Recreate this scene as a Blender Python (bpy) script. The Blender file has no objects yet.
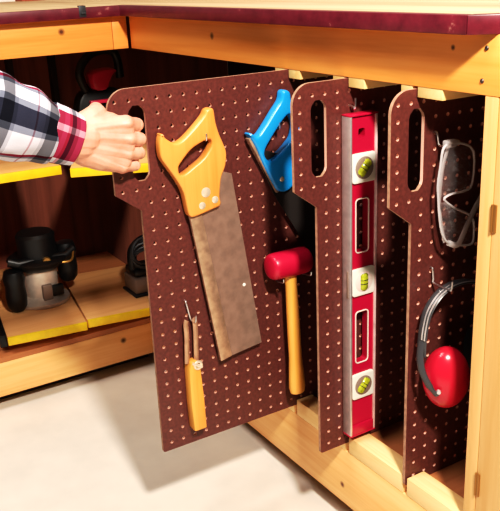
import bpy, bmesh, math, random
from mathutils import Vector, Matrix, noise
random.seed(7)
S = 0.0254            # the scene is measured in inches
FZ = 34.5             # floor lies 34.5 in below the first peg row
C = bpy.context.scene.collection
PI = math.pi
def W(p): return Vector((p[0]*S, p[1]*S, (p[2]+FZ)*S))

# ------------------------------------------------------------------ materials
def mat(name):
    m = bpy.data.materials.new(name); m.use_nodes = True
    return m, m.node_tree, m.node_tree.nodes['Principled BSDF']
def plain(name, col, rough=.5, metal=0, bump=0, bscale=200, var=.0, vscale=40, spec=.5, col2=None):
    m, nt, b = mat(name)
    b.inputs['Base Color'].default_value = (*col, 1); b.inputs['Roughness'].default_value = rough
    b.inputs['Metallic'].default_value = metal; b.inputs['Specular IOR Level'].default_value = spec
    tc = nt.nodes.new('ShaderNodeTexCoord')
    if var or col2:
        n = nt.nodes.new('ShaderNodeTexNoise'); n.inputs['Scale'].default_value = vscale; n.inputs['Detail'].default_value = 5
        nt.links.new(tc.outputs['Object'], n.inputs['Vector'])
        r = nt.nodes.new('ShaderNodeValToRGB')
        c2 = col2 or tuple(c*(1-var) for c in col)
        r.color_ramp.elements[0].color = (*c2, 1); r.color_ramp.elements[0].position = .35
        r.color_ramp.elements[1].color = (*[min(1, c*(1+var*.5)) for c in col], 1); r.color_ramp.elements[1].position = .65
        nt.links.new(n.outputs['Fac'], r.inputs['Fac']); nt.links.new(r.outputs['Color'], b.inputs['Base Color'])
    if bump:
        n = nt.nodes.new('ShaderNodeTexNoise'); n.inputs['Scale'].default_value = bscale; n.inputs['Detail'].default_value = 4
        nt.links.new(tc.outputs['Object'], n.inputs['Vector'])
        bp = nt.nodes.new('ShaderNodeBump'); bp.inputs['Strength'].default_value = bump; bp.inputs['Distance'].default_value = .001
        nt.links.new(n.outputs['Fac'], bp.inputs['Height']); nt.links.new(bp.outputs['Normal'], b.inputs['Normal'])
    return m
def wood(name, light, dark, axis='X', scale=28, rough=.5, knots=(), knot_col=(.10, .03, .012)):
    """grain stretched along one axis, plus optional dark knots at object-space inches"""
    m, nt, b = mat(name)
    tc = nt.nodes.new('ShaderNodeTexCoord'); mp = nt.nodes.new('ShaderNodeMapping')
    sc = {'X': (.05, 1, 1), 'Y': (1, .05, 1), 'Z': (1, 1, .05)}[axis]
    mp.inputs['Scale'].default_value = sc
    nt.links.new(tc.outputs['Object'], mp.inputs['Vector'])
    n = nt.nodes.new('ShaderNodeTexNoise'); n.inputs['Scale'].default_value = scale; n.inputs['Detail'].default_value = 6
    n.inputs['Distortion'].default_value = .6
    nt.links.new(mp.outputs['Vector'], n.inputs['Vector'])
    n2 = nt.nodes.new('ShaderNodeTexNoise'); n2.inputs['Scale'].default_value = scale*7; n2.inputs['Detail'].default_value = 3
    nt.links.new(mp.outputs['Vector'], n2.inputs['Vector'])
    mx = nt.nodes.new('ShaderNodeMath'); mx.operation = 'MULTIPLY_ADD'; mx.inputs[1].default_value = .3
    nt.links.new(n2.outputs['Fac'], mx.inputs[0]); nt.links.new(n.outputs['Fac'], mx.inputs[2])
    r = nt.nodes.new('ShaderNodeValToRGB')
    r.color_ramp.elements[0].color = (*dark, 1); r.color_ramp.elements[0].position = .42
    r.color_ramp.elements[1].color = (*light, 1); r.color_ramp.elements[1].position = .74
    nt.links.new(mx.outputs[0], r.inputs['Fac'])
    out = r.outputs['Color']
    for (kx, ky, kz, kr) in knots:
        d = nt.nodes.new('ShaderNodeVectorMath'); d.operation = 'DISTANCE'
        d.inputs[1].default_value = (kx*S, ky*S, kz*S)
        nt.links.new(tc.outputs['Object'], d.inputs[0])
        mr = nt.nodes.new('ShaderNodeMapRange'); mr.inputs['From Min'].default_value = kr*.5*S; mr.inputs['From Max'].default_value = kr*1.6*S
        mr.inputs['To Min'].default_value = .95; mr.inputs['To Max'].default_value = 0
        nt.links.new(d.outputs['Value'], mr.inputs['Value'])
        mm = nt.nodes.new('ShaderNodeMix'); mm.data_type = 'RGBA'; mm.inputs['B'].default_value = (*knot_col, 1)
        nt.links.new(mr.outputs['Result'], mm.inputs['Factor']); nt.links.new(out, mm.inputs['A']); out = mm.outputs['Result']
    nt.links.new(out, b.inputs['Base Color']); b.inputs['Roughness'].default_value = rough
    bp = nt.nodes.new('ShaderNodeBump'); bp.inputs['Strength'].default_value = .12; bp.inputs['Distance'].default_value = .001
    nt.links.new(mx.outputs[0], bp.inputs['Height']); nt.links.new(bp.outputs['Normal'], b.inputs['Normal'])
    return m
PINE_L, PINE_D = (.90, .50, .150), (.72, .33, .075)
M = {}
M['apron_right'] = wood('pine_apron_right', (.95, .40, .11), (.82, .28, .055), 'X', 26, .45, knots=[(-11, 0, 2.7, .22), (16.3, 0, 3.2, .12)])
M['apron_left'] = wood('pine_apron_left', (.95, .40, .11), (.82, .28, .055), 'Y', 26, .45, knots=[(0, 6.6, 2.9, .25)])
M['rail_right'] = wood('pine_rail_right', (.93, .54, .24), (.78, .37, .13), 'X', 26, .5, knots=[(6.2, -1.6, -30.9, .2)])
M['rail_left'] = wood('pine_rail_left', (.93, .55, .24), (.82, .41, .14), 'Y', 26, .5, knots=[(0, 9.6, -30.4, .25)])
M['post'] = wood('pine_post', (.80, .46, .20), (.70, .35, .12), 'Z', 26, .5)
M['block'] = wood('pale_pine_block', (.92, .62, .30), (.78, .46, .18), 'X', 30, .5)
M['cleat'] = wood('pale_pine_cleat', (.92, .66, .30), (.85, .52, .20), 'Y', 30, .5)
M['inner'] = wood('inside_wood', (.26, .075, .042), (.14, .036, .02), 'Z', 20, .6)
M['innershade'] = wood('inside_wood_shaded', (.03, .010, .007), (.018, .006, .005), 'Z', 20, .6)  # inside wood with the cabinets' deep shade put into its colour
M['innerfloor'] = wood('inside_floor_wood', (.50, .20, .08), (.38, .13, .05), 'Y', 24, .55)
M['ply'] = wood('tray_plywood', (.88, .50, .22), (.72, .35, .13), 'Y', 18, .5)
M['top'] = wood('worktop_surface', (.74, .52, .30), (.48, .27, .13), 'X', 10, .55)
M['yellow'] = plain('yellow_edge_paint', (.95, .62, .018), .4, var=.12, vscale=30)
M['gap'] = plain('shadow_gap_dark', (.02, .012, .01), .8)  # near-black stands in for the shade in the corner gap and toe space
def trim_mat():
    m, nt, b = mat('red_edge_paint')
    tc = nt.nodes.new('ShaderNodeTexCoord'); n = nt.nodes.new('ShaderNodeTexNoise'); n.inputs['Scale'].default_value = 30; n.inputs['Detail'].default_value = 8
    n.inputs['Roughness'].default_value = .7
    nt.links.new(tc.outputs['Object'], n.inputs['Vector'])
    r = nt.nodes.new('ShaderNodeValToRGB'); e = r.color_ramp.elements
    e[0].color = (.085, .007, .016, 1); e[0].position = .3
    e[1].color = (.15, .016, .03, 1); e[1].position = .64
    x = e.new(.72); x.color = (.40, .18, .15, 1)
    nt.links.new(n.outputs['Fac'], r.inputs['Fac']); nt.links.new(r.outputs['Color'], b.inputs['Base Color'])
    b.inputs['Roughness'].default_value = .35
    return m
M['trim'] = trim_mat()
M['board'] = plain('brown_hardboard_face', (.122, .034, .028), .42, bump=.15, bscale=500, var=.22, vscale=160, spec=.45)
M['holewall'] = plain('raw_hole_wall', (.72, .42, .33), .7)
M['boardedge'] = plain('raw_hardboard_edge', (.44, .25, .17), .7, var=.25, vscale=120)
M['concrete'] = plain('concrete_floor', (.74, .67, .58), .85, bump=.15, bscale=90, var=.07, vscale=9)
M['wallpaint'] = plain('workshop_wall', (.55, .50, .44), .9, var=.05, vscale=5)
M['steel'] = plain('zinc_wire', (.72, .72, .74), .28, metal=1)
M['screw'] = plain('screw_steel', (.10, .08, .07), .4, metal=.6)
M['brass'] = plain('aged_brass_hinge', (.33, .17, .05), .4, metal=.6)
M['handlewood'] = wood('saw_handle_beech', (.80, .33, .085), (.68, .24, .05), 'Z', 40, .35)
M['toolwood'] = wood('tool_handle_wood', (.84, .42, .10), (.74, .30, .055), 'Z', 40, .38)
M['blade'] = plain('worn_saw_steel', (.36, .25, .20), .42, metal=.5, var=.16, vscale=50, bump=.1, bscale=120)
M['shadeblade'] = plain('shaded_saw_steel', (.035, .028, .026), .5, metal=.3)  # saw steel darkened to stand in for the shadow over it
M['spine'] = plain('saw_back_steel', (.55, .38, .27), .4, metal=.6, var=.25, vscale=60)
M['rivet'] = plain('pale_rivet', (.85, .72, .55), .3, metal=.5)
M['blue'] = plain('blue_plastic', (.012, .27, .66), .28)
M['rubber'] = plain('red_rubber', (.50, .010, .05), .33, bump=.1, bscale=90)
M['levelred'] = plain('level_red_paint', (.46, .010, .05), .3)
M['alu'] = plain('aluminium', (.72, .68, .68), .34, metal=.75, var=.12, vscale=60)
M['alu_lit'] = plain('lit_flange', (.85, .60, .58), .35, metal=.3, var=.2, vscale=50)  # aluminium like the other rail, with the light on it put into the colour
M['vialblock'] = plain('cream_vial_block', (.82, .76, .66), .35)
M['vial'] = plain('yellow_green_vial', (.42, .45, .035), .12, var=.5, vscale=110)
M['ink'] = plain('black_line', (.02, .02, .02), .5)
M['slot'] = plain('slot_border', (.80, .62, .55), .4)
M['tine'] = plain('tan_steel_bar', (.50, .30, .20), .4, metal=.4, var=.2, vscale=60)
M['black'] = plain('black_plastic', (.007, .007, .008), .42)
M['blacksoft'] = plain('black_foam', (.015, .014, .014), .8, bump=.2)
M['bandgrey'] = plain('dark_grey_band', (.055, .055, .06), .32)
M['muffred'] = plain('glossy_red_cup', (.52, .014, .04), .22)
M['routermetal'] = plain('cast_aluminium', (.70, .60, .52), .36, metal=.35, var=.12, vscale=50)
M['toolred'] = plain('red_tool_shell', (.62, .03, .09), .3)
M['greybase'] = plain('grey_tool_base', (.30, .22, .18), .5, metal=.2)
M['gold'] = plain('brass_knob', (.45, .25, .07), .35, metal=.7)
M['paper'] = plain('white_paper', (.85, .80, .74), .8)
M['rust'] = plain('reddish_box', (.42, .12, .06), .6)
M['lacedark'] = plain('dark_metal', (.05, .05, .055), .45, metal=.4)
def clear_mat(name, tint, t, rough=.06, white=.12):
    m, nt, b = mat(name)
    out = nt.nodes['Material Output']
    tr = nt.nodes.new('ShaderNodeBsdfTransparent'); tr.inputs['Color'].default_value = (*tint, 1)
    b.inputs['Base Color'].default_value = (.85, .80, .80, 1); b.inputs['Roughness'].default_value = rough
    b.inputs['Specular IOR Level'].default_value = .8
    fr = nt.nodes.new('ShaderNodeFresnel'); fr.inputs['IOR'].default_value = 1.5
    a = nt.nodes.new('ShaderNodeMath'); a.operation = 'MULTIPLY_ADD'; a.inputs[1].default_value = t; a.inputs[2].default_value = white; a.use_clamp = True
    nt.links.new(fr.outputs['Fac'], a.inputs[0])
    mx = nt.nodes.new('ShaderNodeMixShader')
    nt.links.new(a.outputs[0], mx.inputs['Fac']); nt.links.new(tr.outputs[0], mx.inputs[1]); nt.links.new(b.outputs[0], mx.inputs[2])
    nt.links.new(mx.outputs[0], out.inputs['Surface'])
    return m
M['lens'] = clear_mat('clear_lens_plastic', (.97, .95, .95), .3, white=.045)
M['clearframe'] = clear_mat('clear_frame_plastic', (.9, .85, .85), .6, rough=.15, white=.45)
def skin_mat():
    m, nt, b = mat('skin')
    tc = nt.nodes.new('ShaderNodeTexCoord'); n = nt.nodes.new('ShaderNodeTexNoise'); n.inputs['Scale'].default_value = 26; n.inputs['Detail'].default_value = 5
    nt.links.new(tc.outputs['Object'], n.inputs['Vector'])
    r = nt.nodes.new('ShaderNodeValToRGB'); e = r.color_ramp.elements
    e[0].color = (.60, .26, .18, 1); e[0].position = .3; e[1].color = (.76, .41, .30, 1); e[1].position = .7
    nt.links.new(n.outputs['Fac'], r.inputs['Fac']); nt.links.new(r.outputs['Color'], b.inputs['Base Color'])
    b.inputs['Roughness'].default_value = .5
    b.inputs['Subsurface Weight'].default_value = .15; b.inputs['Subsurface Radius'].default_value = (.006, .002, .001); b.inputs['Subsurface Scale'].default_value = .5
    n2 = nt.nodes.new('ShaderNodeTexNoise'); n2.inputs['Scale'].default_value = 160; n2.inputs['Detail'].default_value = 4
    nt.links.new(tc.outputs['Object'], n2.inputs['Vector'])
    bp = nt.nodes.new('ShaderNodeBump'); bp.inputs['Strength'].default_value = .25; bp.inputs['Distance'].default_value = .0012
    nt.links.new(n2.outputs['Fac'], bp.inputs['Height']); nt.links.new(bp.outputs['Normal'], b.inputs['Normal'])
    return m
M['skin'] = skin_mat()
def plaid(name, warp, weft, su, sv, ou=0, ov=0):
    """woven check from the UV map (UV in inches): two sets of stripes averaged"""
    m, nt, b = mat(name)
    uv = nt.nodes.new('ShaderNodeUVMap'); uv.uv_map = 'UVMap'
    sp = nt.nodes.new('ShaderNodeSeparateXYZ'); nt.links.new(uv.outputs['UV'], sp.inputs[0])
    outs = []
    for ch, stops, s, off in (('X', warp, su, ou), ('Y', weft, sv, ov)):
        a = nt.nodes.new('ShaderNodeMath'); a.operation = 'MULTIPLY_ADD'; a.inputs[1].default_value = 1/s; a.inputs[2].default_value = off
        nt.links.new(sp.outputs[ch], a.inputs[0])
        f = nt.nodes.new('ShaderNodeMath'); f.operation = 'FRACT'; nt.links.new(a.outputs[0], f.inputs[0])
        r = nt.nodes.new('ShaderNodeValToRGB'); r.color_ramp.interpolation = 'CONSTANT'
        e = r.color_ramp.elements
        e[0].position = 0; e[0].color = (*stops[0][1], 1); e[1].position = stops[1][0]; e[1].color = (*stops[1][1], 1)
        for pos, col in stops[2:]:
            k = e.new(pos); k.color = (*col, 1)
        nt.links.new(f.outputs[0], r.inputs['Fac']); outs.append(r.outputs['Color'])
    mx = nt.nodes.new('ShaderNodeMix'); mx.data_type = 'RGBA'; mx.blend_type = 'MULTIPLY'; mx.inputs['Factor'].default_value = .85
    nt.links.new(outs[0], mx.inputs['A']); nt.links.new(outs[1], mx.inputs['B'])
    nt.links.new(mx.outputs['Result'], b.inputs['Base Color']); b.inputs['Roughness'].default_value = .9
    b.inputs['Specular IOR Level'].default_value = .1
    tc = nt.nodes.new('ShaderNodeTexCoord'); n = nt.nodes.new('ShaderNodeTexNoise'); n.inputs['Scale'].default_value = 500
    nt.links.new(tc.outputs['Object'], n.inputs['Vector'])
    bp = nt.nodes.new('ShaderNodeBump'); bp.inputs['Strength'].default_value = .3; bp.inputs['Distance'].default_value = .001
    nt.links.new(n.outputs['Fac'], bp.inputs['Height']); nt.links.new(bp.outputs['Normal'], b.inputs['Normal'])
    return m
WH, GR, NV, MR = (.78, .77, .82), (.24, .26, .32), (.035, .038, .06), (.30, .03, .07)
M['plaid'] = plaid('plaid_flannel', [(0, WH), (.22, GR), (.30, NV), (.54, GR), (.62, WH), (.80, GR), (.86, MR), (.92, WH)],
                   [(0, WH), (.30, (.5, .5, .55)), (.38, NV), (.62, (.5, .5, .55)), (.70, WH), (.86, (.5, .25, .3)), (.90, WH)], 4.2, 3.1, .30, .30)
M['plaidcuff'] = plaid('plaid_flannel_cuff', [(0, (.36, .04, .09)), (.34, (.62, .3, .36)), (.42, (.36, .04, .09)), (.60, WH), (.74, NV), (.86, WH)],
                       [(0, WH), (.22, (.45, .4, .45)), (.36, NV), (.52, (.6, .3, .36)), (.62, WH), (.8, (.6, .5, .55))], 6.3, 1.9, .28, .0)

# ------------------------------------------------------------------ mesh helpers (inches)
class MB:
    def __init__(s): s.bm = bmesh.new()
    def box(s, x0, x1, y0, y1, z0, z1, bev=0.0, mtx=None):
        b = bmesh.new(); bmesh.ops.create_cube(b, size=1)
        for v in b.verts: v.co = Vector(((x0+x1)/2+v.co.x*(x1-x0), (y0+y1)/2+v.co.y*(y1-y0), (z0+z1)/2+v.co.z*(z1-z0)))
        if bev: bmesh.ops.bevel(b, geom=b.edges[:], offset=bev, segments=2, affect='EDGES', profile=.5)
        if mtx:
            for v in b.verts: v.co = mtx @ v.co
        s._add(b); return s
    def _add(s, b):
        me = bpy.data.meshes.new('tmp'); b.to_mesh(me); b.free(); s.bm.from_mesh(me); bpy.data.meshes.remove(me)
    def prism(s, poly, x0, x1, bev=0.0, seg=2, holes=()):
        """poly in (y,z), extruded along x, with optional holes"""
        b = bmesh.new(); rims = []
        for loop in [poly]+list(holes):
            vs = [b.verts.new((x1, p[0], p[1])) for p in loop]
            rims += [b.edges.new((vs[i], vs[(i+1) % len(vs)])) for i in range(len(vs))]
        bmesh.ops.triangle_fill(b, use_beauty=True, use_dissolve=False, edges=rims, normal=(1, 0, 0))
        bmesh.ops.recalc_face_normals(b, faces=b.faces[:])
        if b.faces and sum(f.normal.x*f.calc_area() for f in b.faces) < 0: bmesh.ops.reverse_faces(b, faces=b.faces[:])
        front = b.faces[:]
        g = bmesh.ops.extrude_face_region(b, geom=front)
        nv = [e for e in g['geom'] if isinstance(e, bmesh.types.BMVert)]
        for v in nv: v.co.x = x0
        bmesh.ops.recalc_face_normals(b, faces=b.faces[:])
        if bev:
            es = [e for e in b.edges if len(e.link_faces) == 2 and e.calc_face_angle(0) > 1.2]
            bmesh.ops.bevel(b, geom=es, offset=bev, segments=seg, affect='EDGES', profile=.5)
        s._add(b); return s
    def tube(s, pts, rad, seg=12, closed=False, flat=None, caps=True):
        """sweep along pts; rad scalar or list; flat=(a,b) makes an elliptical / strap section"""
        pts = [Vector(p) for p in pts]; n = len(pts)
        if not hasattr(rad, '__len__'): rad = [rad]*n
        b = bmesh.new(); rings = []; prev = None
        for i, p in enumerate(pts):
            a = pts[i-1] if (i > 0 or closed) else p; c = pts[(i+1) % n] if (i < n-1 or closed) else p
            t = (c-a).normalized()
            if prev is None:
                up = Vector((1, 0, 0)) if abs(t.x) < .9 else Vector((0, 0, 1))
                u = (up - t*up.dot(t)).normalized()
            else:
                u = (prev - t*prev.dot(t)).normalized()
            prev = u; w = t.cross(u)
            fa, fb = flat if flat else (1, 1)
            rings.append([b.verts.new(p + u*math.cos(2*PI*k/seg)*rad[i]*fa + w*math.sin(2*PI*k/seg)*rad[i]*fb) for k in range(seg)])
        m = n if closed else n-1
        for i in range(m):
            A, B = rings[i], rings[(i+1) % n]
            for k in range(seg): b.faces.new((A[k], A[(k+1) % seg], B[(k+1) % seg], B[k]))
        if caps and not closed:
            b.faces.new(rings[0][::-1]); b.faces.new(rings[-1])
        bmesh.ops.recalc_face_normals(b, faces=b.faces[:])
        s._add(b); return s
    def lathe(s, prof, center, axis=(0, 0, 1), seg=32, sx=1, sy=1):
        """prof: (radius, height) list along axis"""
        b = bmesh.new(); ax = Vector(axis).normalized()
        up = Vector((0, 0, 1)) if abs(ax.z) < .9 else Vector((0, 1, 0))
        u = up.cross(ax).normalized(); w = ax.cross(u); c = Vector(center); rings = []
        for r, h in prof:
            if r < 1e-5: rings.append([b.verts.new(c+ax*h)])
            else: rings.append([b.verts.new(c+ax*h+u*math.cos(2*PI*k/seg)*r*sx+w*math.sin(2*PI*k/seg)*r*sy) for k in range(seg)])
        for A, B in zip(rings, rings[1:]):
            for k in range(seg):
                k2 = (k+1) % seg
                if len(A) == 1 and len(B) == 1: continue
                if len(A) == 1: b.faces.new((A[0], B[k], B[k2]))
                elif len(B) == 1: b.faces.new((A[k], A[k2], B[0]))
                else: b.faces.new((A[k], A[k2], B[k2], B[k]))
        if len(rings[0]) > 1: b.faces.new(rings[0][::-1])
        if len(rings[-1]) > 1: b.faces.new(rings[-1])
        bmesh.ops.recalc_face_normals(b, faces=b.faces[:])
        s._add(b); return s
def smooth_by_angle(me, ang=.7):
    b = bmesh.new(); b.from_mesh(me)
    for f in b.faces: f.smooth = True
    for e in b.edges:
        if len(e.link_faces) == 2 and e.calc_face_angle(0) > ang: e.smooth = False
    b.to_mesh(me); b.free()
ORG = {}
def obj(name, mb, m, parent=None, origin=None, ang=.7):
    """link ONE mesh object; mesh is in inches, stored about its origin"""
    bm = mb.bm if isinstance(mb, MB) else mb
    if origin is None:
        if parent is not None: origin = ORG[parent]
        else:
            xs = [v.co for v in bm.verts]
            origin = Vector(((min(v.x for v in xs)+max(v.x for v in xs))/2, (min(v.y for v in xs)+max(v.y for v in xs))/2, min(v.z for v in xs)))
    origin = Vector(origin)
    for v in bm.verts: v.co = (v.co-origin)*S
    me = bpy.data.meshes.new(name); bm.to_mesh(me); bm.free()
    for k in (m if isinstance(m, (list, tuple)) else [m]): me.materials.append(k)
    smooth_by_angle(me, ang)
    o = bpy.data.objects.new(name, me); C.objects.link(o)
    ORG[o] = origin
    if parent is not None:
        o.parent = parent; o.location = (origin-ORG[parent])*S
    else: o.location = W(origin)
    return o
def thing(name, label, cat, origin, group=None):
    o = bpy.data.objects.new(name, None); C.objects.link(o); o.location = W(origin); ORG[o] = Vector(origin)
    o.empty_display_size = .05
    o['label'] = label; o['category'] = cat
    if group: o['group'] = group
    return o
def tag(o, label, cat, group=None):
    o['label'] = label; o['category'] = cat
    if group: o['group'] = group
    return o
def struct(name, mb, m):
    o = obj(name, mb, m); o['kind'] = 'structure'; return o
def smoothpts(pts, n=6, closed=False):
    """Catmull-Rom through pts"""
    P = [Vector(p) for p in pts]; out = []; N = len(P)
    rng = range(N if closed else N-1)
    for i in rng:
        p0 = P[i-1] if (i > 0 or closed) else P[i]; p1 = P[i]; p2 = P[(i+1) % N]
        p3 = P[(i+2) % N] if (i+2 < N or closed) else p2
        for k in range(n):
            t = k/n
            out.append(.5*((2*p1)+(p2-p0)*t+(2*p0-5*p1+4*p2-p3)*t*t+(3*p1-p0-3*p2+p3)*t**3))
    if not closed: out.append(P[-1])
    return out
def smooth2(pts, n=4): return [(v.x, v.y) for v in smoothpts([(a, b, 0) for a, b in pts], n, True)]

# ------------------------------------------------------------------ setting
YF, XL = 13.5, -28.16             # front planes of the right and the left bench
ZA, ZT = .84, 4.05                # apron bottom / apron top (= underside of the worktop)
ZR0, ZR1 = -32.5, -27.6           # bottom rail
YB, XB = 40.0, -54.0              # backs
fl = MB(); fl.box(-110, 110, -110, 60, -36.5, -34.5); struct('floor', fl, M['concrete'])
wl = MB(); wl.box(-110, 110, 44, 46, -34.5, 70); struct('wall_back', wl, M['wallpaint'])
wl = MB(); wl.box(-112, -110, -110, 44, -34.5, 70); struct('wall_left', wl, M['wallpaint'])

# worktop: one continuous L-shaped slab with a red edge
XT, YT, XE = -26.86, 12.2, 18.5   # edge faces of the overhang, right end
wt = thing('worktop', 'continuous L-shaped pale worn worktop with dark red painted edge over both benches', 'worktop', (-28, 20, ZT))
def outline_prism_z(poly, z0, z1, bev=0):
    """poly in (x,y) extruded along z: build as a prism and turn it"""
    mb = MB(); mb.prism([(a, b) for a, b in poly], z0, z1, bev)
    for v in mb.bm.verts: v.co = Vector((v.co.y, v.co.z, v.co.x))
    return mb
e = .9
slab = [(XT-e, -22), (XT-e, YT+e), (XE-.5, YT+e), (XE+.6, YT+2.4), (28.5, YT+2.9), (28.5, 43.8), (-82, 43.8), (-82, -22)]
obj('surface', outline_prism_z(slab, ZT, 5.0), M['top'], wt)
edge_l = [(XT, -22), (XT, YT), (XT-e+.02, YT+e-.02), (XT-e+.02, -22)]
obj('edge_strip', outline_prism_z(edge_l, ZT-.02, 5.03, .06), M['trim'], wt)
edge_r = [(XT+.01, YT), (XE, YT), (XE-.49, YT+e-.02), (XT-e+.03, YT+e-.02)]
obj('edge_strip', outline_prism_z(edge_r, ZT-.02, 5.03, .06), M['trim'], wt)
edge_e = [(XE+.01, YT), (XE+1.3, YT+1.65), (28.5, YT+2.15), (28.5, YT+2.88), (XE+.62, YT+2.38), (XE-.48, YT+e-.02)]
obj('edge_strip', outline_prism_z(edge_e, ZT-.02, 5.03, .06), M['trim'], wt)

# right bench: the cabinet the pegboards slide out of
rb = thing('pegboard_cabinet', 'pine bench cabinet with slots for the sliding pegboards, right of the corner', 'cabinet', (0, 26, -34.5))
t = MB(); t.box(XL+.35, 28, YF, YF+.75, ZA, ZT-.03, .04); obj('apron', t, M['apron_right'], rb, origin=(0, YF, 0))
t = MB(); t.box(XL+.1, XL+.34, YF+.12, YF+.8, ZA+.02, ZT-.03); obj('corner_gap_shade', t, M['gap'], rb)
t = MB(); t.box(XL+.2, 18.76, YF, YF+1.6, ZR0, ZR1, .04); obj('bottom_rail', t, M['rail_right'], rb, origin=(0, YF+1.6, 0))
t = MB(); t.box(18.77, 19.72, YF+.02, YF+3, ZR0, ZA-.02, .05); obj('post', t, M['post'], rb)
t = MB(); t.box(19.76, 28, YF+.02, YF+.8, ZR0, ZA-.02, .05); obj('side_panel', t, M['post'], rb)
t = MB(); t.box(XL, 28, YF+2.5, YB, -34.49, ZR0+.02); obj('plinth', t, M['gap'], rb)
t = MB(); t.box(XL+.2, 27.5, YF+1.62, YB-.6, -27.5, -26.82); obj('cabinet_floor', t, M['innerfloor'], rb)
t = MB(); t.box(XB, 28, YB-.5, YB+.2, ZR0, ZT-.03); obj('back_panel', t, M['innershade'], rb)
t = MB(); t.box(27.3, 28, YF+.82, YB-.52, ZR0, ZT-.03); obj('end_panel', t, M['innershade'], rb)
t = MB(); t.box(18.8, 19.5, YF+3.02, YB-.52, -26.74, ZT-.03); obj('divider', t, M['innershade'], rb)
t = MB(); t.box(XL+.3, 27.2, YF+.8, YB-.6, 2.2, 4.0); obj('top_panel', t, M['innershade'], rb)
X2, X3 = 6.94, 13.455
for a, b in ((-4.6, -.32), (.07, 6.6), (7.02, 13.12), (13.54, 18.7)):
    t = MB(); t.box(a, b, YF-.01, YF+1.58, -27.58, -26.15, .05); obj('bottom_spacer', t, M['block'], rb)
for a, b in ((-1.7, -.32), (.07, 1.5), (5.35, 6.6), (7.02, 8.65), (12.1, 13.12), (13.54, 15.6)):
    t = MB(); t.box(a, b, YF+.04, YB-1, .2, 2.18, .04); obj('guide_cleat', t, M['cleat'], rb)
for x, z in ((18.74, 3.3), (18.52, 1.58), (23, 2.4)):
    t = MB(); t.lathe([(0, .06), (.1, .06), (.14, .01), (.14, -.05), (0, -.05)], (x, YF-.0, z), (0, -1, 0), 12); obj('screw', t, M['screw'], rb)
for x, z in ((19.93, -5.76), (19.88, -23.0)):
    t = MB(); t.box(x-.14, x+.14, YF-.06, YF+.1, z-.8, z+.8, .03); t.tube([(x-.14, YF-.06, z-.8), (x-.14, YF-.06, z+.8)], .07, 8); obj('hinge', t, M['brass'], rb)

# left bench: open shelf cabinet
lb = thing('shelf_cabinet', 'pine bench cabinet with open pull-out shelves, left of the corner', 'cabinet', (-40, 0, -34.5))
t = MB(); t.box(XL-.75, XL, -20, 11.75, ZA, ZT-.03, .04); obj('apron', t, M['apron_left'], lb, origin=(XL, 0, 0))
t = MB(); t.box(XL-.75, XL, 11.8, 13.36, ZA, ZT-.03, .04); obj('corner_block', t, M['apron_left'], lb, origin=(XL, 0, 0))
t = MB(); t.box(XL-1.4, XL, -20, 13.3, -32.9, -29.2, .04); obj('bottom_rail', t, M['rail_left'], lb, origin=(XL, 0, 0))
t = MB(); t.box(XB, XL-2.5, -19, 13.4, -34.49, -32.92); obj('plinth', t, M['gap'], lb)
t = MB(); t.box(XB+.6, XL-.05, -19.4, 18, -29.18, -28.6); obj('cabinet_floor', t, M['innerfloor'], lb)
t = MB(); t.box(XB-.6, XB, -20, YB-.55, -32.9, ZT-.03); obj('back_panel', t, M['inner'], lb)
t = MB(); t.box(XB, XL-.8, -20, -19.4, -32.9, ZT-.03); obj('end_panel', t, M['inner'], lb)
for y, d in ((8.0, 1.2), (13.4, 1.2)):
    t = MB(); t.box(XB+.02, XB+d, y-.35, y+.35, -11.18, ZT-.03); obj('back_batten', t, M['innershade'], lb)
t = MB(); t.box(XB+.02, XB+1.3, -19.2, 30, -13.2, -11.2); obj('shelf_batten', t, M['innershade'], lb)

# pull-out shelves
def shelf(px, py, ang, width, depth, z0, z1, label, slide=True):
    """front-left corner at (px,py); front edge runs along +Y turned out by ang"""
    Mx = Matrix.Translation((px, py, 0)) @ Matrix.Rotation(-ang, 4, 'Z')
    th = thing('pull_out_shelf', label, 'shelf', Mx @ Vector((-depth/2, width/2, z0)), 'pull-out shelves in the left bench')
    t = MB(); t.box(-depth, -.32, 0, width, z0, z1, .03, Mx); obj('panel', t, M['ply'], th)
    t = MB(); t.box(-.31, 0, 0, width, z0-.02, z1+.02, .05, Mx); obj('edge_strip', t, M['yellow'], th)
    if slide:
        t = MB(); t.box(-depth+1, -.6, -.75, -.05, z0-.35, z1+.15, .05, Mx); obj('slide', t, M['black'], th)
    return th, Mx
shelf(XL-.1, -2.75, math.radians(8.5), 8.2, 22, -27.55, -26.7, 'lower plywood pull-out shelf with yellow front edge carrying the router')
shelf(XL+.65, 5.6, math.radians(9), 8.2, 15, -27.56, -26.7, 'lower plywood shelf with yellow edge, right of the router shelf, behind the first pegboard', False)
shelf(XL-.1, -9.0, math.radians(3), 13.8, 22, -10.6, -9.75, 'upper plywood pull-out shelf with yellow front edge below the plaid sleeve')
shelf(XL+1.6, 5.3, math.radians(24), 7.9, 16, -10.85, -10.0, 'upper plywood shelf with yellow front edge behind the gripping hand', False)

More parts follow.
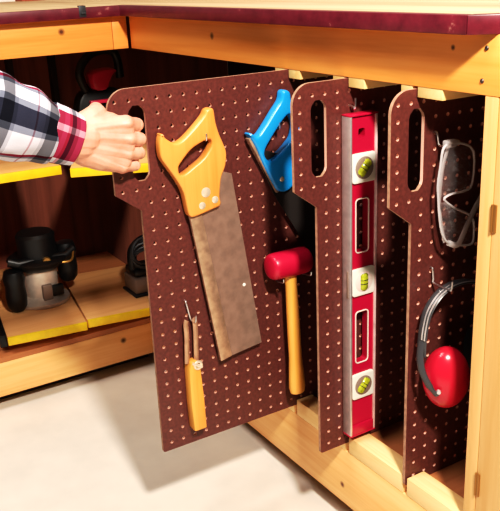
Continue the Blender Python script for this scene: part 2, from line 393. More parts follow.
# ------------------------------------------------------------------ pegboards
def arc(cx, cy, r, a0, a1, n=8):
    return [(cx+r*math.cos(math.radians(a0+(a1-a0)*k/n)), cy+r*math.sin(math.radians(a0+(a1-a0)*k/n))) for k in range(n+1)]
LEN = 22.5
def make_board(name, x, y0, z0, label):
    r = 1.35
    out = arc(-.53+r, .8-r, r, 90, 180, 9) + arc(-.38, -6.1, .15, 180, 215, 3)
    out += arc(1.1, -7.55, .15, 35, 0, 3) + arc(1.4, -26.5, .15, 180, 270, 3) + [(LEN, -26.65), (LEN, .8)]
    sl0, sl1, st, sb = .86, 2.1, -.36, -5.42
    c = (sl0+sl1)/2; hr = (sl1-sl0)/2
    k = .32
    slot = [(c-.25, st), (sl0+.08, st-k), (sl0, st-k-.25), (sl0, sb+k+.25), (sl0+.08, sb+k), (c-.25, sb), (c+.25, sb), (sl1-.08, sb+k), (sl1, sb+k+.25), (sl1, st-k-.25), (sl1-.08, st-k), (c+.25, st)]
    cu = bpy.data.curves.new('tmp', 'CURVE'); cu.dimensions = '2D'; cu.fill_mode = 'BOTH'; cu.extrude = .125
    def spl(pts):
        s = cu.splines.new('POLY'); s.points.add(len(pts)-1); s.use_cyclic_u = True
        for p, q in zip(s.points, pts): p.co = (q[0], q[1], 0, 1)
    spl(out); spl(slot)
    hr = .13
    for row in range(27):
        for j in range(0, 22):
            yy, zz = j, -row
            if row <= 6 and False: pass
            if j < 2 and row > 6: continue
            if row == 7 and j < 2: continue
            if sl0-.2 < yy < sl1+.2 and sb-.2 < zz < st+.18: continue
            spl([(yy+hr*math.cos(2*PI*q/10), zz+hr*math.sin(2*PI*q/10)) for q in range(10)])
    co = bpy.data.objects.new('tmp', cu); C.objects.link(co)
    dg = bpy.context.evaluated_depsgraph_get(); dg.update()
    me = bpy.data.meshes.new_from_object(co.evaluated_get(dg))
    bpy.data.objects.remove(co); bpy.data.curves.remove(cu)
    bm = bmesh.new(); bm.from_mesh(me); bpy.data.meshes.remove(me)
    bmesh.ops.remove_doubles(bm, verts=bm.verts, dist=.001)
    for v in bm.verts:
        a, b2, cz = v.co; v.co = Vector((x-.125+cz, y0+a, z0+b2))
    bmesh.ops.recalc_face_normals(bm, faces=bm.faces[:])
    for f in bm.faces:
        c3 = f.calc_center_median(); gy, gz = c3.y-y0, c3.z-z0
        hole = math.hypot(gy-round(gy), gz-round(gz)) < .16
        f.material_index = 0 if abs(f.normal.x) > .5 else (1 if hole else 2)
    o = obj(name, bm, [M['board'], M['holewall'], M['boardedge']], origin=(x, y0+11, z0-26.65), ang=.5)
    tag(o, label, 'pegboard', 'sliding brown pegboards')
    return o
make_board('pegboard', 0, 0, 0, 'brown pegboard pulled furthest out, gripped by the hand, holding two saws and a mallet')
make_board('pegboard', X2, 9.68, -.03, 'middle brown pegboard with empty handle slot, carrying the red spirit level')
make_board('pegboard', X3, 12.15, -.12, 'brown pegboard nearest the post, carrying the clear goggles and red earmuffs')

# ------------------------------------------------------------------ peg hooks
def hook(x, y, z, label, reach=.9, up=.55, drop=0.0, r=.065):
    pts = [(x-.3, y, z+.0), (x+.25, y, z), (x+.5, y+.02, z-.12-drop), (x+reach, y+.05, z-.2-drop), (x+reach+.12, y+.05, z+.0-drop), (x+reach+.14, y+.05, z+up-drop)]
    t = MB(); t.tube(smoothpts(pts, 5), r, 8); o = obj('peg_hook', t, M['steel'])
    return tag(o, label, 'hook', 'bright wire peg hooks')
def longhook(x, y, z, label, dy=.15, length=1.5, tip=.5, fwd=.42, r=.065):
    """wire that lies down the board face, then curls out to carry something"""
    pts = [(x-.3, y, z), (x+.08, y, z+.04), (x+.2, y+.02, z-.15), (x+.22, y+dy*.6, z-length*.7), (x+.25, y+dy, z-length), (x+fwd+.1, y+dy+.08, z-length-.12), (x+fwd+.28, y+dy+.14, z-length+.02), (x+fwd+.3, y+dy+.18, z-length+tip)]
    t = MB(); t.tube(smoothpts(pts, 5), r, 8); o = obj('peg_hook', t, M['steel'])
    return tag(o, label, 'hook', 'bright wire peg hooks')
longhook(0, 3.95, -14.85, 'wire peg hook holding the two-pronged tool', .3, 1.5, .45)
hook(0, 6, -3, 'wire peg hook inside the wooden saw handle opening', .85, .3)
hook(0, 12, -3, 'wire peg hook inside the blue saw handle opening', .85, .3)
hook(X2, y := 13.68, -1.03, 'wire peg hook above the red spirit level', .45, .55)
longhook(X3, 15.15, -2.12, 'wire peg hook above the clear safety goggles', .15, .75, .25, .7)
longhook(X3, 15.15, -10.9, 'wire peg hook above the red earmuffs', .1, 1.0, .5, 1.4)

# ------------------------------------------------------------------ wooden handled back saw
sw = thing('back_saw', 'large back saw with wooden handle and steel blade on the first pegboard', 'saw', (.4, 6.5, -20))
hp = [(2.83,-2.26),(3.01,-2.6),(3.65,-3.04),(4.27,-2.91),(5.14,-2.27),(5.99,-1.51),(6.23,-1.14),(6.55,-1.04),(6.79,-1.2),(6.89,-2.04),(7.12,-2.9),(7.48,-3.79),(7.6,-4.37),(7.46,-5.21),(7.12,-5.87),(6.99,-6.43),(6.87,-7.28),(6.9,-7.93),(6.07,-8.16),(4.77,-8.41),(4.38,-8.22),(4.22,-7.38),(4.05,-6.49),(3.6,-5.57),(2.93,-4.49),(2.6,-3.89),(2.55,-3.08),(2.66,-2.55)]
hh = [(3.82,-4.77),(3.99,-4.47),(4.82,-3.68),(5.62,-3.3),(6.25,-3.14),(6.49,-3.31),(6.37,-3.71),(5.79,-4.38),(5.04,-4.83),(4.23,-5.26),(3.87,-5.2)]
t = MB(); t.prism(smooth2(hp, 3), .12, .95, .16, 3, holes=[smooth2(hh, 3)]); hd = obj('handle', t, M['handlewood'], sw)
for y, z, r in ((5.75, -6.79, .36), (6.44, -7.44, .26), (5.4, -7.69, .26)):
    t = MB(); t.lathe([(0, .07), (r*.6, .06), (r, .02), (r, -.05), (0, -.05)], (.96, y, z), (1, 0, 0), 20); obj('rivet', t, M['rivet'], hd)
bl = [(4.9, -6.6), (6.31+.55, -20.08), (10.03, -19.69), (8.11, -5.89), (6.2, -5.2)]
t = MB(); t.prism(bl, .47, .56); bld = obj('blade', t, M['blade'], sw)
t = MB(); t.prism([(4.3, -6.9), (6.31, -20.2), (7.3, -20.0), (5.3, -7.0)], .36, .66, .05); obj('blade_back', t, M['spine'], sw)
t = MB(); t.lathe([(0, .02), (.11, .02), (.13, 0), (.13, -.02), (0, -.02)], (.57, 8.7, -14.54), (1, 0, 0), 14); obj('hang_hole', t, M['paper'], bld)
# ------------------------------------------------------------------ blue handled saw
bs = thing('hand_saw', 'saw with bright blue plastic handle, half behind the middle pegboard', 'saw', (.4, 13, -15))
bp_ = [(9.64,-3.12),(10.15,-3.5),(10.94,-2.75),(11.62,-1.93),(12.26,-1.19),(12.43,-.58),(12.76,-.49),(13.09,-.74),(13.2,-1.4),(13.75,-2.6),(14.5,-3.5),(14.7,-4.3),(14.2,-5.4),(13.7,-6.3),(13.3,-7.4),(12.6,-7.9),(11.84,-7.78),(11.41,-7.22),(10.6,-5.57),(10.11,-4.38),(9.62,-3.49)]
bh = [(10.74,-4.75),(10.98,-4.23),(12.02,-2.99),(12.75,-2.3),(13.1,-2.35),(13.4,-3.1),(13.2,-3.95),(12.86,-4.31),(12.4,-4.71),(11.6,-5.25),(11.15,-5.37),(10.84,-5.14)]
t = MB(); t.prism(smooth2(bp_, 3), .12, 1.0, .2, 3, holes=[smooth2(bh, 3)]); bhd = obj('handle', t, M['blue'], bs)
t = MB(); t.lathe([(0, .06), (.14, .05), (.2, .01), (.2, -.05), (0, -.05)], (1.0, 12.1, -6.9), (1, 0, 0), 16); obj('rivet', t, M['rivet'], bhd)
t = MB(); t.prism([(10.1, -4.3), (9.85, -4.1), (11.6, -8.0), (18.2, -19.0), (20.2, -18.2), (14.2, -6.4), (13, -5.4)], .5, .58); obj('blade', t, M['shadeblade'], bs)
t = MB(); t.prism([(9.5, -3.6), (11.75, -7.95), (11.95, -7.85), (9.75, -3.5)], .3, .8, .03); obj('blade_back', t, M['spine'], bs)
# ------------------------------------------------------------------ mallet and its bracket
br = MB()
br.tube(smoothpts([(-.3, 12, -14), (.2, 12, -14), (.35, 11.75, -14.6), (.6, 11.5, -14.75), (1.2, 11.4, -14.75), (1.9, 11.35, -14.6), (2.0, 11.33, -14.3)], 5), .07, 8)
br.tube(smoothpts([(-.3, 13, -14), (.2, 13, -14), (.35, 13.4, -14.6), (.6, 13.7, -14.72), (1.2, 13.8, -14.72), (1.9, 13.85, -14.6), (2.0, 13.87, -14.3)], 5), .07, 8)
br.tube(smoothpts([(.3, 11.7, -14.6), (.34, 12.5, -14.9), (.3, 13.4, -14.6)], 5), .07, 8)
tag(obj('tool_bracket', br, M['steel']), 'double-pronged wire bracket under the red mallet head', 'bracket')
ml = thing('mallet', 'red rubber mallet with wooden handle hanging between first and second pegboards', 'mallet', (1.2, 12.6, -24.7))
t = MB(); t.lathe([(0, -1.75), (.72, -1.75), (.9, -1.68), (1.0, -1.5), (1.04, -1.1), (1.05, 1.1), (1.0, 1.5), (.9, 1.68), (.72, 1.75), (0, 1.75)], (1.25, 12.3, -13.45), (0, 1, -.02), 36); obj('head', t, M['rubber'], ml)
hz = [(-14.2, .47, .4), (-15.5, .46, .4), (-17.5, .5, .42), (-19.5, .52, .44), (-21.5, .52, .44), (-23.2, .62, .5), (-24.2, .66, .52), (-24.6, .58, .46)]
t = MB(); t.tube([(1.22, 12.45+(-14-z)*.035, z) for z, a, b in hz], [a for z, a, b in hz], 16, flat=(.85, 1.08)); obj('handle', t, M['toolwood'], ml, ang=1)
# ------------------------------------------------------------------ two pronged tool
fk = thing('forked_tool', 'small two-pronged tool with wooden handle low on the first pegboard', 'tool', (.45, 4.1, -25.2))
t = MB(); t.prism([(3.5, -19.9), (3.45, -22.8), (3.55, -25.2), (4.6, -25.2), (4.55, -22.6), (4.4, -19.9), (4.2, -19.45), (3.7, -19.45)], -.01, .95, .1, 2); obj('handle', t, M['toolwood'], fk)
for y0, y1 in ((3.68, 3.55), (4.42, 4.32)):
    t = MB(); t.tube(smoothpts([(.45, y0*.75+4.08*.25, -16.2), (.45, y0, -16.45), (.45, y0, -17.5), (.45, y1, -19.6)], 4), .24, 10, flat=(.5, .85)); obj('prong', t, M['tine'], fk)
t = MB(); t.tube([(.95+.0, 4.2+.28*math.cos(a*PI/6), -19.75+.28*math.sin(a*PI/6)) for a in range(12)], .11, 8, closed=True); t.tube([(.9, 3.75, -19.5), (1.0, 4.5, -19.95)], .12, 8); obj('collar', t, M['rivet'], fk)
# ------------------------------------------------------------------ spirit level
lv = thing('spirit_level', 'long red and silver spirit level hanging upright on the middle pegboard', 'level', (X2+.5, 14.1, -25.5))
xa, xf = X2+.06, X2+1.0
t = MB(); t.box(xa, xf, 12.98, 13.14, -25.52, -1.6, .03); obj('side_rail', t, M['alu'], lv)
t = MB(); t.box(xa, xf, 15.14, 15.3, -25.52, -1.6, .03); obj('side_rail', t, M['alu_lit'], lv)
def rrect(y0, y1, z0, z1, r=.25, n=4):
    return arc(y1-r, z1-r, r, 0, 90, n)+arc(y0+r, z1-r, r, 90, 180, n)+arc(y0+r, z0+r, r, 180, 270, n)+arc(y1-r, z0+r, r, 270, 360, n)
holes = [rrect(13.55, 14.62, -11.1, -7.3), rrect(13.55, 14.62, -19.6, -15.6), rrect(13.75, 14.3, -3.1, -2.45, .15)]
t = MB(); t.prism([(13.15, -25.5), (15.13, -25.5), (15.13, -1.62), (13.15, -1.62)], X2+.25, X2+.86, 0, 2, holes=holes); web = obj('web', t, M['levelred'], lv)
for (a, b, c, d) in ((13.55, 14.62, -11.1, -7.3), (13.55, 14.62, -19.6, -15.6)):
    ring = [(X2+.88, p[0], p[1]) for p in rrect(a-.03, b+.03, c-.03, d+.03)]
    t = MB(); t.tube(ring, .055, 6, closed=True); obj('slot_border', t, M['slot'], web)
t = MB(); t.box(xa+.02, xf+.02, 12.96, 15.32, -1.62, -1.5, .03); obj('end_cap', t, M['levelred'], lv)
t = MB(); t.box(xa+.02, xf+.02, 12.96, 15.32, -25.62, -25.5, .03); t.box(X2+.8, xf, 13.15, 15.13, -25.5, -24.7, .04); obj('end_cap', t, M['levelred'], lv)
for z, ax in ((-5.12, 'd'), (-13.3, 'v'), (-21.5, 'd')):
    t = MB(); t.prism(rrect(13.16, 15.12, z-1.02, z+1.02, .2), X2+.3, X2+1.03, .05); vb = obj('vial_block', t, M['vialblock'], lv)
    t = MB(); t.lathe([(0, .03), (.72, .03), (.78, 0), (.78, -.03), (0, -.03)], (X2+1.03, 14.15, z), (1, 0, 0), 24); ds = obj('vial_window', t, M['slot'] if ax == 'v' else M['greybase'], vb)
    c, s_ = (1, 0) if ax == 'v' else (.75, .66)
    q = Vector((0, s_*.62, c*.62)) if ax == 'd' else Vector((0, 0, .62))
    p0 = Vector((X2+1.06, 14.15, z))
    t = MB(); t.tube([p0-q, p0-q*.8, p0+q*.8, p0+q], [.2, .33, .33, .2], 12, flat=(.5, 1)); obj('vial', t, M['vial'], vb)
    t = MB()
    for d in (-.14, .14):
        cq = p0+q.normalized()*d; t.tube([cq-q.normalized()*.02, cq+q.normalized()*.02], .345, 14, flat=(.54, 1.0))
    obj('vial_line', t, M['ink'], vb)
t = MB(); t.box(xf-.4, xf-.2, 12.93, 12.97, -14.4, -12.4, .01); obj('side_window', t, M['greybase'], lv)
# ------------------------------------------------------------------ safety goggles
gg = thing('safety_goggles', 'clear plastic safety goggles hanging on the pegboard beside the post', 'goggles', (X3+1, 16, -9.6))
left = [(15.25, -2.75), (14.85, -3.05), (14.6, -3.95), (14.45, -5.1), (14.5, -5.96), (14.6, -6.85), (14.9, -8.14), (15.5, -8.99)]
GL = [(15.15,-2.7),(14.73,-2.95),(14.56,-3.93),(14.39,-5.09),(14.48,-5.96),(14.59,-6.85),(14.88,-8.14),(15.51,-8.99),(16.97,-9.5),(17.9,-9.6),(18.05,-8.93),(17.75,-7.78),(16.09,-6.87),(15.1,-6.2),(15.1,-5.95),(15.8,-5.85),(16.97,-5.9),(17.62,-5.55),(17.6,-3.5),(16.2,-2.75)]
def gx(y, z):   # the wrap of the front: bulges away from the board on the side
    return X3+1.15-.07*(y-14.4)**1.2 if y > 14.4 else X3+1.15
t = MB(); t.tube(smoothpts([(gx(*p), p[0], p[1]) for p in GL], 3, True), .078, 8, closed=True); obj('frame', t, M['clearframe'], gg)
t = MB(); t.tube(smoothpts([(gx(15.1, -2.75)-.1, 15.05, -2.6), (X3+1.0, 15.6, -2.65), (X3+.85, 16.2, -2.75)], 4), .2, 8, flat=(1, .9)); t.box(X3+.75, X3+1.15, 15.0, 15.9, -2.95, -2.45, .1); obj('hinge_block', t, M['clearframe'], gg)
def patch(L, R):
    b = MB(); n = 8; rows = []
    Ls = smoothpts([(0, *p) for p in L], 4); Rs = smoothpts([(0, *p) for p in R], 4)
    m = 20
    def samp(P, u):
        f = u*(len(P)-1); i = min(int(f), len(P)-2); return P[i].lerp(P[i+1], f-i)
    for i in range(m+1):
        a, c = samp(Ls, i/m), samp(Rs, i/m); row = []
        for k in range(n+1):
            q = a.lerp(c, k/n); bul = .3*math.sin(PI*k/n)*math.sin(PI*i/m)
            row.append(b.bm.verts.new((gx(q.y, q.z)+bul, q.y, q.z)))
        rows.append(row)
    for i in range(m):
        for k in range(n): b.bm.faces.new((rows[i][k], rows[i][k+1], rows[i+1][k+1], rows[i+1][k]))
    bmesh.ops.solidify(b.bm, geom=b.bm.faces[:], thickness=.06)
    return b
obj('lens', patch([(15.15,-2.7),(14.73,-2.95),(14.56,-3.93),(14.39,-5.09),(14.48,-5.9)], [(16.2,-2.75),(17.4,-3.3),(17.6,-4.5),(17.6,-5.5),(16.9,-5.9)]), M['lens'], gg, ang=2)
obj('lens', patch([(14.5,-6.2),(14.59,-6.85),(14.88,-8.14),(15.51,-8.99)], [(15.1,-6.25),(16.09,-6.87),(17.75,-7.78),(17.9,-9.55)]), M['lens'], gg, ang=2)
t = MB(); t.tube(smoothpts([(X3+1.0, 15.55, -9.0), (X3+1.25, 16.2, -9.2), (X3+1.1, 17.0, -8.3), (X3+.8, 18.1, -7.2), (X3+.5, 19.5, -6.0)], 5), .16, 8, flat=(.5, 1.2)); obj('temple', t, M['clearframe'], gg)
t = MB(); t.tube(smoothpts([(X3+.95, 15.4, -2.7), (X3+.6, 15.25, -4.5), (X3+.45, 15.3, -7), (X3+.4, 15.9, -9.2)], 5), .13, 8, flat=(.5, 1.1)); obj('temple', t, M['clearframe'], gg)
# ------------------------------------------------------------------ earmuffs
em = thing('earmuffs', 'red earmuffs with dark grey headband hanging at the bottom of the last pegboard', 'earmuffs', (X3+1.2, 16, -20))
bx = X3+1.0
band = [(bx, 13.62, -16.3), (bx, 13.66, -15.2), (bx, 13.78, -14.3), (bx, 14.1, -13.3), (bx, 14.95, -12.4), (bx, 16.2, -11.98), (bx, 17.6, -12.1), (bx, 19.0, -12.7), (bx, 19.9, -13.7), (bx, 20.3, -15.0), (bx, 20.35, -16.3)]
t = MB(); t.tube(smoothpts(band, 5), .42, 10, flat=(1.0, .32)); obj('headband', t, M['bandgrey'], em, ang=1)
t = MB()
for d in (-.12, .12): t.tube(smoothpts([(bx+.2+d, p[1]+(-.12 if p[1] < 17 else .12)*1.05, p[2]+.06) for p in band[1:9]], 5), .05, 6)
obj('band_rib', t, M['alu'], em)
ca = Vector((.80, -.60, .05)).normalized(); cc = Vector((X3+1.75, 15.2, -18.15))
cup = [(0, 1.0), (.35, .97), (.8, .84), (1.2, .62), (1.5, .32), (1.64, 0), (1.66, -.25), (1.55, -.4), (0, -.4)]
t = MB(); t.lathe(cup, cc, ca, 40, .94, 1.32); obj('ear_cup', t, M['muffred'], em, ang=1)
t = MB(); t.lathe([(0, -.4), (1.4, -.4), (1.5, -.6), (1.4, -.85), (0, -.85)], cc, ca, 32, .9, 1.22); obj('cushion', t, M['blacksoft'], em)
yk = [(X3+1.0, 13.62, -15.3), (X3+1.1, 13.42, -16.2), (X3+1.4, 13.35, -17.2), (X3+1.85, 13.62, -18.2), (X3+2.15, 14.0, -18.85)]
t = MB(); t.tube(smoothpts(yk, 5), [.36]*6+[.38]*5+[.36]*5+[.26]*5, 10, flat=(.8, .45)); obj('yoke', t, M['bandgrey'], em, ang=1)
t = MB(); t.lathe([(0, .1), (.12, .1), (.16, 0), (.16, -.1), (0, -.1)], (X3+2.3, 14.0, -18.55), ca, 12); obj('pivot', t, M['alu'], em)
c2 = Vector((X3+1.75, 18.1, -17.3)); a2 = Vector((.35, .93, 0)).normalized()
t = MB(); t.lathe([(0, .9), (.8, .76), (1.4, .4), (1.6, 0), (1.55, -.3), (0, -.3)], c2+a2*.5, a2, 32, 1.0, 1.3); obj('ear_cup', t, M['muffred'], em)
t = MB(); t.lathe([(0, .2), (1.45, .2), (1.6, -.1), (1.5, -.4), (1.1, -.5), (0, -.35)], c2, a2, 32, 1.0, 1.3); obj('cushion', t, M['blacksoft'], em)

# ------------------------------------------------------------------ router on the lower shelf
RX, RY, RZ = -36.2, 3.6, -26.66
ro = thing('router', 'black and silver plunge router standing on the lower pull-out shelf', 'router', (RX, RY, RZ))
t = MB(); t.lathe([(0, 0), (2.7, 0), (2.75, .12), (2.7, .35), (2.2, .5), (1.9, .8), (0, .8)], (RX, RY, RZ), seg=40); obj('base_plate', t, M['routermetal'], ro)
t = MB(); t.lathe([(0, .7), (1.75, .75), (1.7, 1.5), (1.75, 3.6), (0, 3.6)], (RX, RY, RZ), seg=32); ho = obj('housing', t, M['routermetal'], ro)
t = MB(); t.box(RX+1.4, RX+2.0, RY+.3, RY+1.7, RZ+.85, RZ+1.9, .1); obj('window', t, M['black'], ho)
t = MB(); t.box(RX+1.6, RX+2.1, RY-.5, RY+.5, RZ+.6, RZ+2.2, .12); obj('clamp', t, M['greybase'], ho)
t = MB(); t.lathe([(0, 3.5), (2.0, 3.55), (3.0, 4.3), (3.1, 4.6), (2.8, 4.8), (2.0, 4.9), (1.9, 5.6), (1.95, 6.9), (1.7, 7.2), (0, 7.3)], (RX, RY, RZ), seg=36); mo = obj('motor', t, M['black'], ro)
t = MB(); t.tube([(RX+1.0+.0, RY-3.2, RZ+5.0), (RX+1.4, RY-2.4, RZ+4.7), (RX+1.4, RY+2.4, RZ+4.6), (RX+1.0, RY+3.4, RZ+5.0)], [.5, .45, .45, .5], 12); obj('handle_bar', t, M['black'], mo)
t = MB(); t.lathe([(0, .2), (.35, .2), (.45, 0), (.45, -.4), (0, -.4)], (RX+2.4, RY+.2, RZ+4.7), (1, -.2, .2), 16); obj('depth_knob', t, M['gold'], mo)
t = MB(); t.tube(smoothpts([(RX+2.2, RY+1.0, RZ+4.4), (RX+2.4, RY+2.6, RZ+4.3), (RX+1.4, RY+3.3, RZ+4.9)], 5), .12, 8); obj('clip', t, M['gold'], mo)
for sgn, dx in ((-1, 1.3), (1, -.2)):
    t = MB(); cx, cy = RX+dx, RY+sgn*3.0
    t.lathe([(0, 0), (.6, .05), (.95, .5), (1.05, 1.5), (.95, 2.6), (1.1, 3.4), (.9, 4.1), (0, 4.2)], (cx, cy, RZ+.02 if sgn < 0 else RZ+1.4), seg=20); obj('knob_handle', t, M['black'], ro)
t = MB(); t.tube(smoothpts([(RX-1, RY, RZ+7.0), (RX-2.5, RY+1, RZ+6.5), (RX-4, RY+3.5, RZ+3), (RX-5, RY+4, RZ+.9), (RX-6, RY+3.2, RZ+.35), (RX-7, RY+2, RZ+.3)], 6), .2, 8); obj('cord', t, M['black'], ro)

ro.scale = (1.1, 1.1, 1.13)

# ------------------------------------------------------------------ half hidden machine beside it
SX, SY, SZ = -31.6, 13.9, -26.69
sd = thing('power_sander', 'dark corded power tool with grey base, half hidden behind the first pegboard', 'power tool', (SX, SY, SZ))
t = MB(); t.box(SX-2.2, SX+1.6, SY-1.6, SY+3.4, SZ, SZ+.3, .1); obj('sole', t, M['lacedark'], sd)
t = MB(); t.box(SX-2, SX+1.4, SY-1.4, SY+3.2, SZ+.3, SZ+2.2, .25); obj('body', t, M['greybase'], sd)
t = MB(); t.box(SX-1.8, SX+1.2, SY-1.3, SY+3.0, SZ+2.2, SZ+3.2, .35); t.tube(smoothpts([(SX, SY-1, SZ+3), (SX, SY-.8, SZ+5.2), (SX, SY+.8, SZ+6.2), (SX, SY+2.4, SZ+5.4), (SX, SY+2.6, SZ+3)], 6), .55, 12); obj('handle', t, M['black'], sd)
t = MB()
for k in range(5):
    cx, cy, cz, rr = SX+.9+.15*k, SY+.1+.25*random.uniform(-1, 1), SZ+4.0+.35*k, 1.35+.2*random.random()
    t.tube([(cx+.3*math.sin(a*PI/8+k), cy+rr*math.cos(a*PI/8), cz+rr*1.0*math.sin(a*PI/8)) for a in range(16)], .16, 8, closed=True)
obj('coiled_cord', t, M['lacedark'], sd)

# ------------------------------------------------------------------ red tool on the upper shelf
TX, TY, TZ = -41.2, 14.7, -9.98
rt = thing('circular_saw', 'red and black power tool in the dark at the back of the upper shelf', 'power tool', (TX, TY, TZ))
t = MB(); t.box(TX-3, TX+3, TY-3.4, TY+3.8, TZ, TZ+.25, .08); obj('base_plate', t, M['lacedark'], rt)
t = MB(); t.prism(smooth2([(TY-2.6, TZ+.3), (TY-2.9, TZ+3), (TY-2.2, TZ+5), (TY, TZ+5.6), (TY+2.6, TZ+5), (TY+3.2, TZ+2.5), (TY+2.6, TZ+.3)], 3), TX-1.6, TX+.6, .3); obj('blade_guard', t, M['black'], rt)
t = MB(); t.prism(smooth2([(TY-1.0, TZ+5.6), (TY-1.1, TZ+7.3), (TY+.4, TZ+7.7), (TY+1.9, TZ+7.6), (TY+1.4, TZ+7.0), (TY+.9, TZ+6.2), (TY+.4, TZ+5.4)], 3), TX-.9, TX+1.6, .35); obj('motor_shell', t, M['toolred'], rt)
t = MB(); t.tube(smoothpts([(TX, TY-1.4, TZ+5), (TX+.2, TY-2.2, TZ+7.5), (TX+.2, TY-.5, TZ+9.5), (TX+.2, TY+2.2, TZ+9.4), (TX, TY+2.8, TZ+6.5)], 6), .5, 12); obj('handle', t, M['black'], rt)
t = MB(); t.box(TX+.6, TX+1.4, TY-1.6, TY+1.0, TZ+3.9, TZ+4.3, .12); obj('fence', t, M['toolred'], rt)

# ------------------------------------------------------------------ small things on the worktop
t = MB(); t.box(-26.93, -26.84, 8.1, 8.8, 4.15, 5.2, .03); t.box(-27.5, -26.9, 8.2, 8.7, 5.08, 5.22, .03); t.tube([(-26.8, 8.25, 4.5), (-26.8, 8.7, 4.5)], .12, 8)
tag(obj('edge_clip', t, M['lacedark']), 'small dark clip hooked over the red worktop edge', 'clip')
t = MB(); t.box(-72, -66, 9.5, 13.5, 5.01, 5.5, .1); tag(obj('paper_stack', t, M['paper']), 'white paper at the far left of the worktop', 'paper')
t = MB(); t.prism([(14.4, 5.01), (17.8, 5.01), (17.7, 5.7), (17.3, 5.9), (14.9, 5.9), (14.5, 5.7)], -70, -66, .08); tag(obj('shallow_box', t, M['rust']), 'low reddish brown box on the worktop beside the white paper', 'box')

# ------------------------------------------------------------------ the person: right hand and plaid sleeve
def capsule(bm, a, b, ra, rb, seg=14):
    """tapered limb with rounded ends"""
    a, b = Vector(a), Vector(b); ax = (b-a); L = ax.length; ax.normalize()
    up = Vector((0, 0, 1)) if abs(ax.z) < .9 else Vector((0, 1, 0))
    u = up.cross(ax).normalized(); w = ax.cross(u); rings = []
    prof = [(ra*math.sin(k*PI/10), -ra*math.cos(k*PI/10)) for k in range(0, 6)] + [(rb*math.cos(k*PI/10), L+rb*math.sin(k*PI/10)) for k in range(0, 6)]
    for r, h in prof:
        if r < 1e-4: rings.append([bm.verts.new(a+ax*h)])
        else: rings.append([bm.verts.new(a+ax*h+u*math.cos(2*PI*k/seg)*r+w*math.sin(2*PI*k/seg)*r) for k in range(seg)])
    for A, B in zip(rings, rings[1:]):
        for k in range(seg):
            k2 = (k+1) % seg
            if len(A) == 1: bm.faces.new((A[0], B[k], B[k2]))
            elif len(B) == 1: bm.faces.new((A[k], A[k2], B[0]))
            else: bm.faces.new((A[k], A[k2], B[k2], B[k]))
hb = bmesh.new()
def chain(pts):
    for (p, r), (q, s) in zip(pts, pts[1:]): capsule(hb, p, q, r, s)
# fingers: knuckle, middle joint, through the slot, curled back behind the board
MC = [(1.06, .22, -1.20), (1.16, .28, -2.20), (1.06, .12, -3.18), (.88, -.24, -4.04)]
PIP = [(.70, 1.08, -1.50), (.76, 1.20, -2.44), (.70, 1.10, -3.34), (.62, .76, -4.14)]
RR = [.48, .46, .43, .385]
for i in range(4):
    m, p, r = Vector(MC[i]), Vector(PIP[i]), RR[i]
    q = Vector((-.62, p.y+.22 if i < 3 else p.y+.50, p.z-.06)); e1 = Vector((-.78, p.y-.55, p.z-.05)); e2 = Vector((-.72, p.y-1.15, p.z-.02))
    mid = m.lerp(p, .5)+Vector((.05, 0, 0))
    chain([(m, r*1.12), (mid, r*.93), (p, r*1.06), (q, r*.84), (e1, r*.76), (e2, r*.66)])
# palm: a fan of metacarpals from the wrist
WR = [(.80, -2.75, -1.15), (.86, -2.80, -1.60), (.84, -2.90, -2.10), (.75, -2.95, -2.60)]
for i in range(4):
    chain([(WR[i], .78), (Vector(WR[i]).lerp(Vector(MC[i]), .55)+Vector((.06, 0, 0)), .60), (MC[i], RR[i]*1.08)])
for i in range(3):
    a = (Vector(MC[i])+Vector(MC[i+1]))/2; b = (Vector(WR[i])+Vector(WR[i+1]))/2
    chain([(b, .74), (b.lerp(a, .6), .60), (a-Vector((.03, .02, 0)), .50)])
chain([((.72, -2.7, -2.9), .72), ((.68, -1.6, -3.45), .68), ((.62, -.7, -3.85), .52)])     # heel of the hand
# thumb: leaves the side of the palm, passes round the board's front edge and closes behind it
chain([((.72, -2.5, -.95), .74), ((.45, -1.45, -.50), .66), ((-.15, -1.22, -.35), .52), ((-.80, -.70, -.70), .42), ((-.84, .35, -1.10), .40), ((-.74, .95, -1.30), .30)])
chain([((.60, -1.5, -.75), .62), ((.62, -.6, -.95), .48), ((.80, -.05, -1.25), .46)])          # web between thumb and forefinger
# forearm, under the sleeve
chain([((.82, -2.6, -1.75), 1.15), ((.85, -4.6, -1.25), 1.25), ((1.2, -8.5, .3), 1.65), ((1.8, -13.0, 2.3), 1.9), ((2.2, -15.2, 3.6), 1.8), ((2.0, -17.5, 8.0), 2.1), ((1.2, -20.0, 14.0), 2.5)])
for k in range(3): chain([((.95, -2.8, -1.3-.5*k), .85), ((.85, -3.8, -1.1-.5*k), .9)])
me = bpy.data.meshes.new('tmp'); hb.to_mesh(me); hb.free()
to = bpy.data.objects.new('tmp', me); C.objects.link(to)
rm = to.modifiers.new('r', 'REMESH'); rm.mode = 'VOXEL'; rm.voxel_size = .05; rm.adaptivity = 0
sm = to.modifiers.new('s', 'SMOOTH'); sm.factor = .5; sm.iterations = 4
dg = bpy.context.evaluated_depsgraph_get(); dg.update()
hm = bpy.data.meshes.new_from_object(to.evaluated_get(dg)); bpy.data.objects.remove(to); bpy.data.meshes.remove(me)
hb = bmesh.new(); hb.from_mesh(hm); bpy.data.meshes.remove(hm)
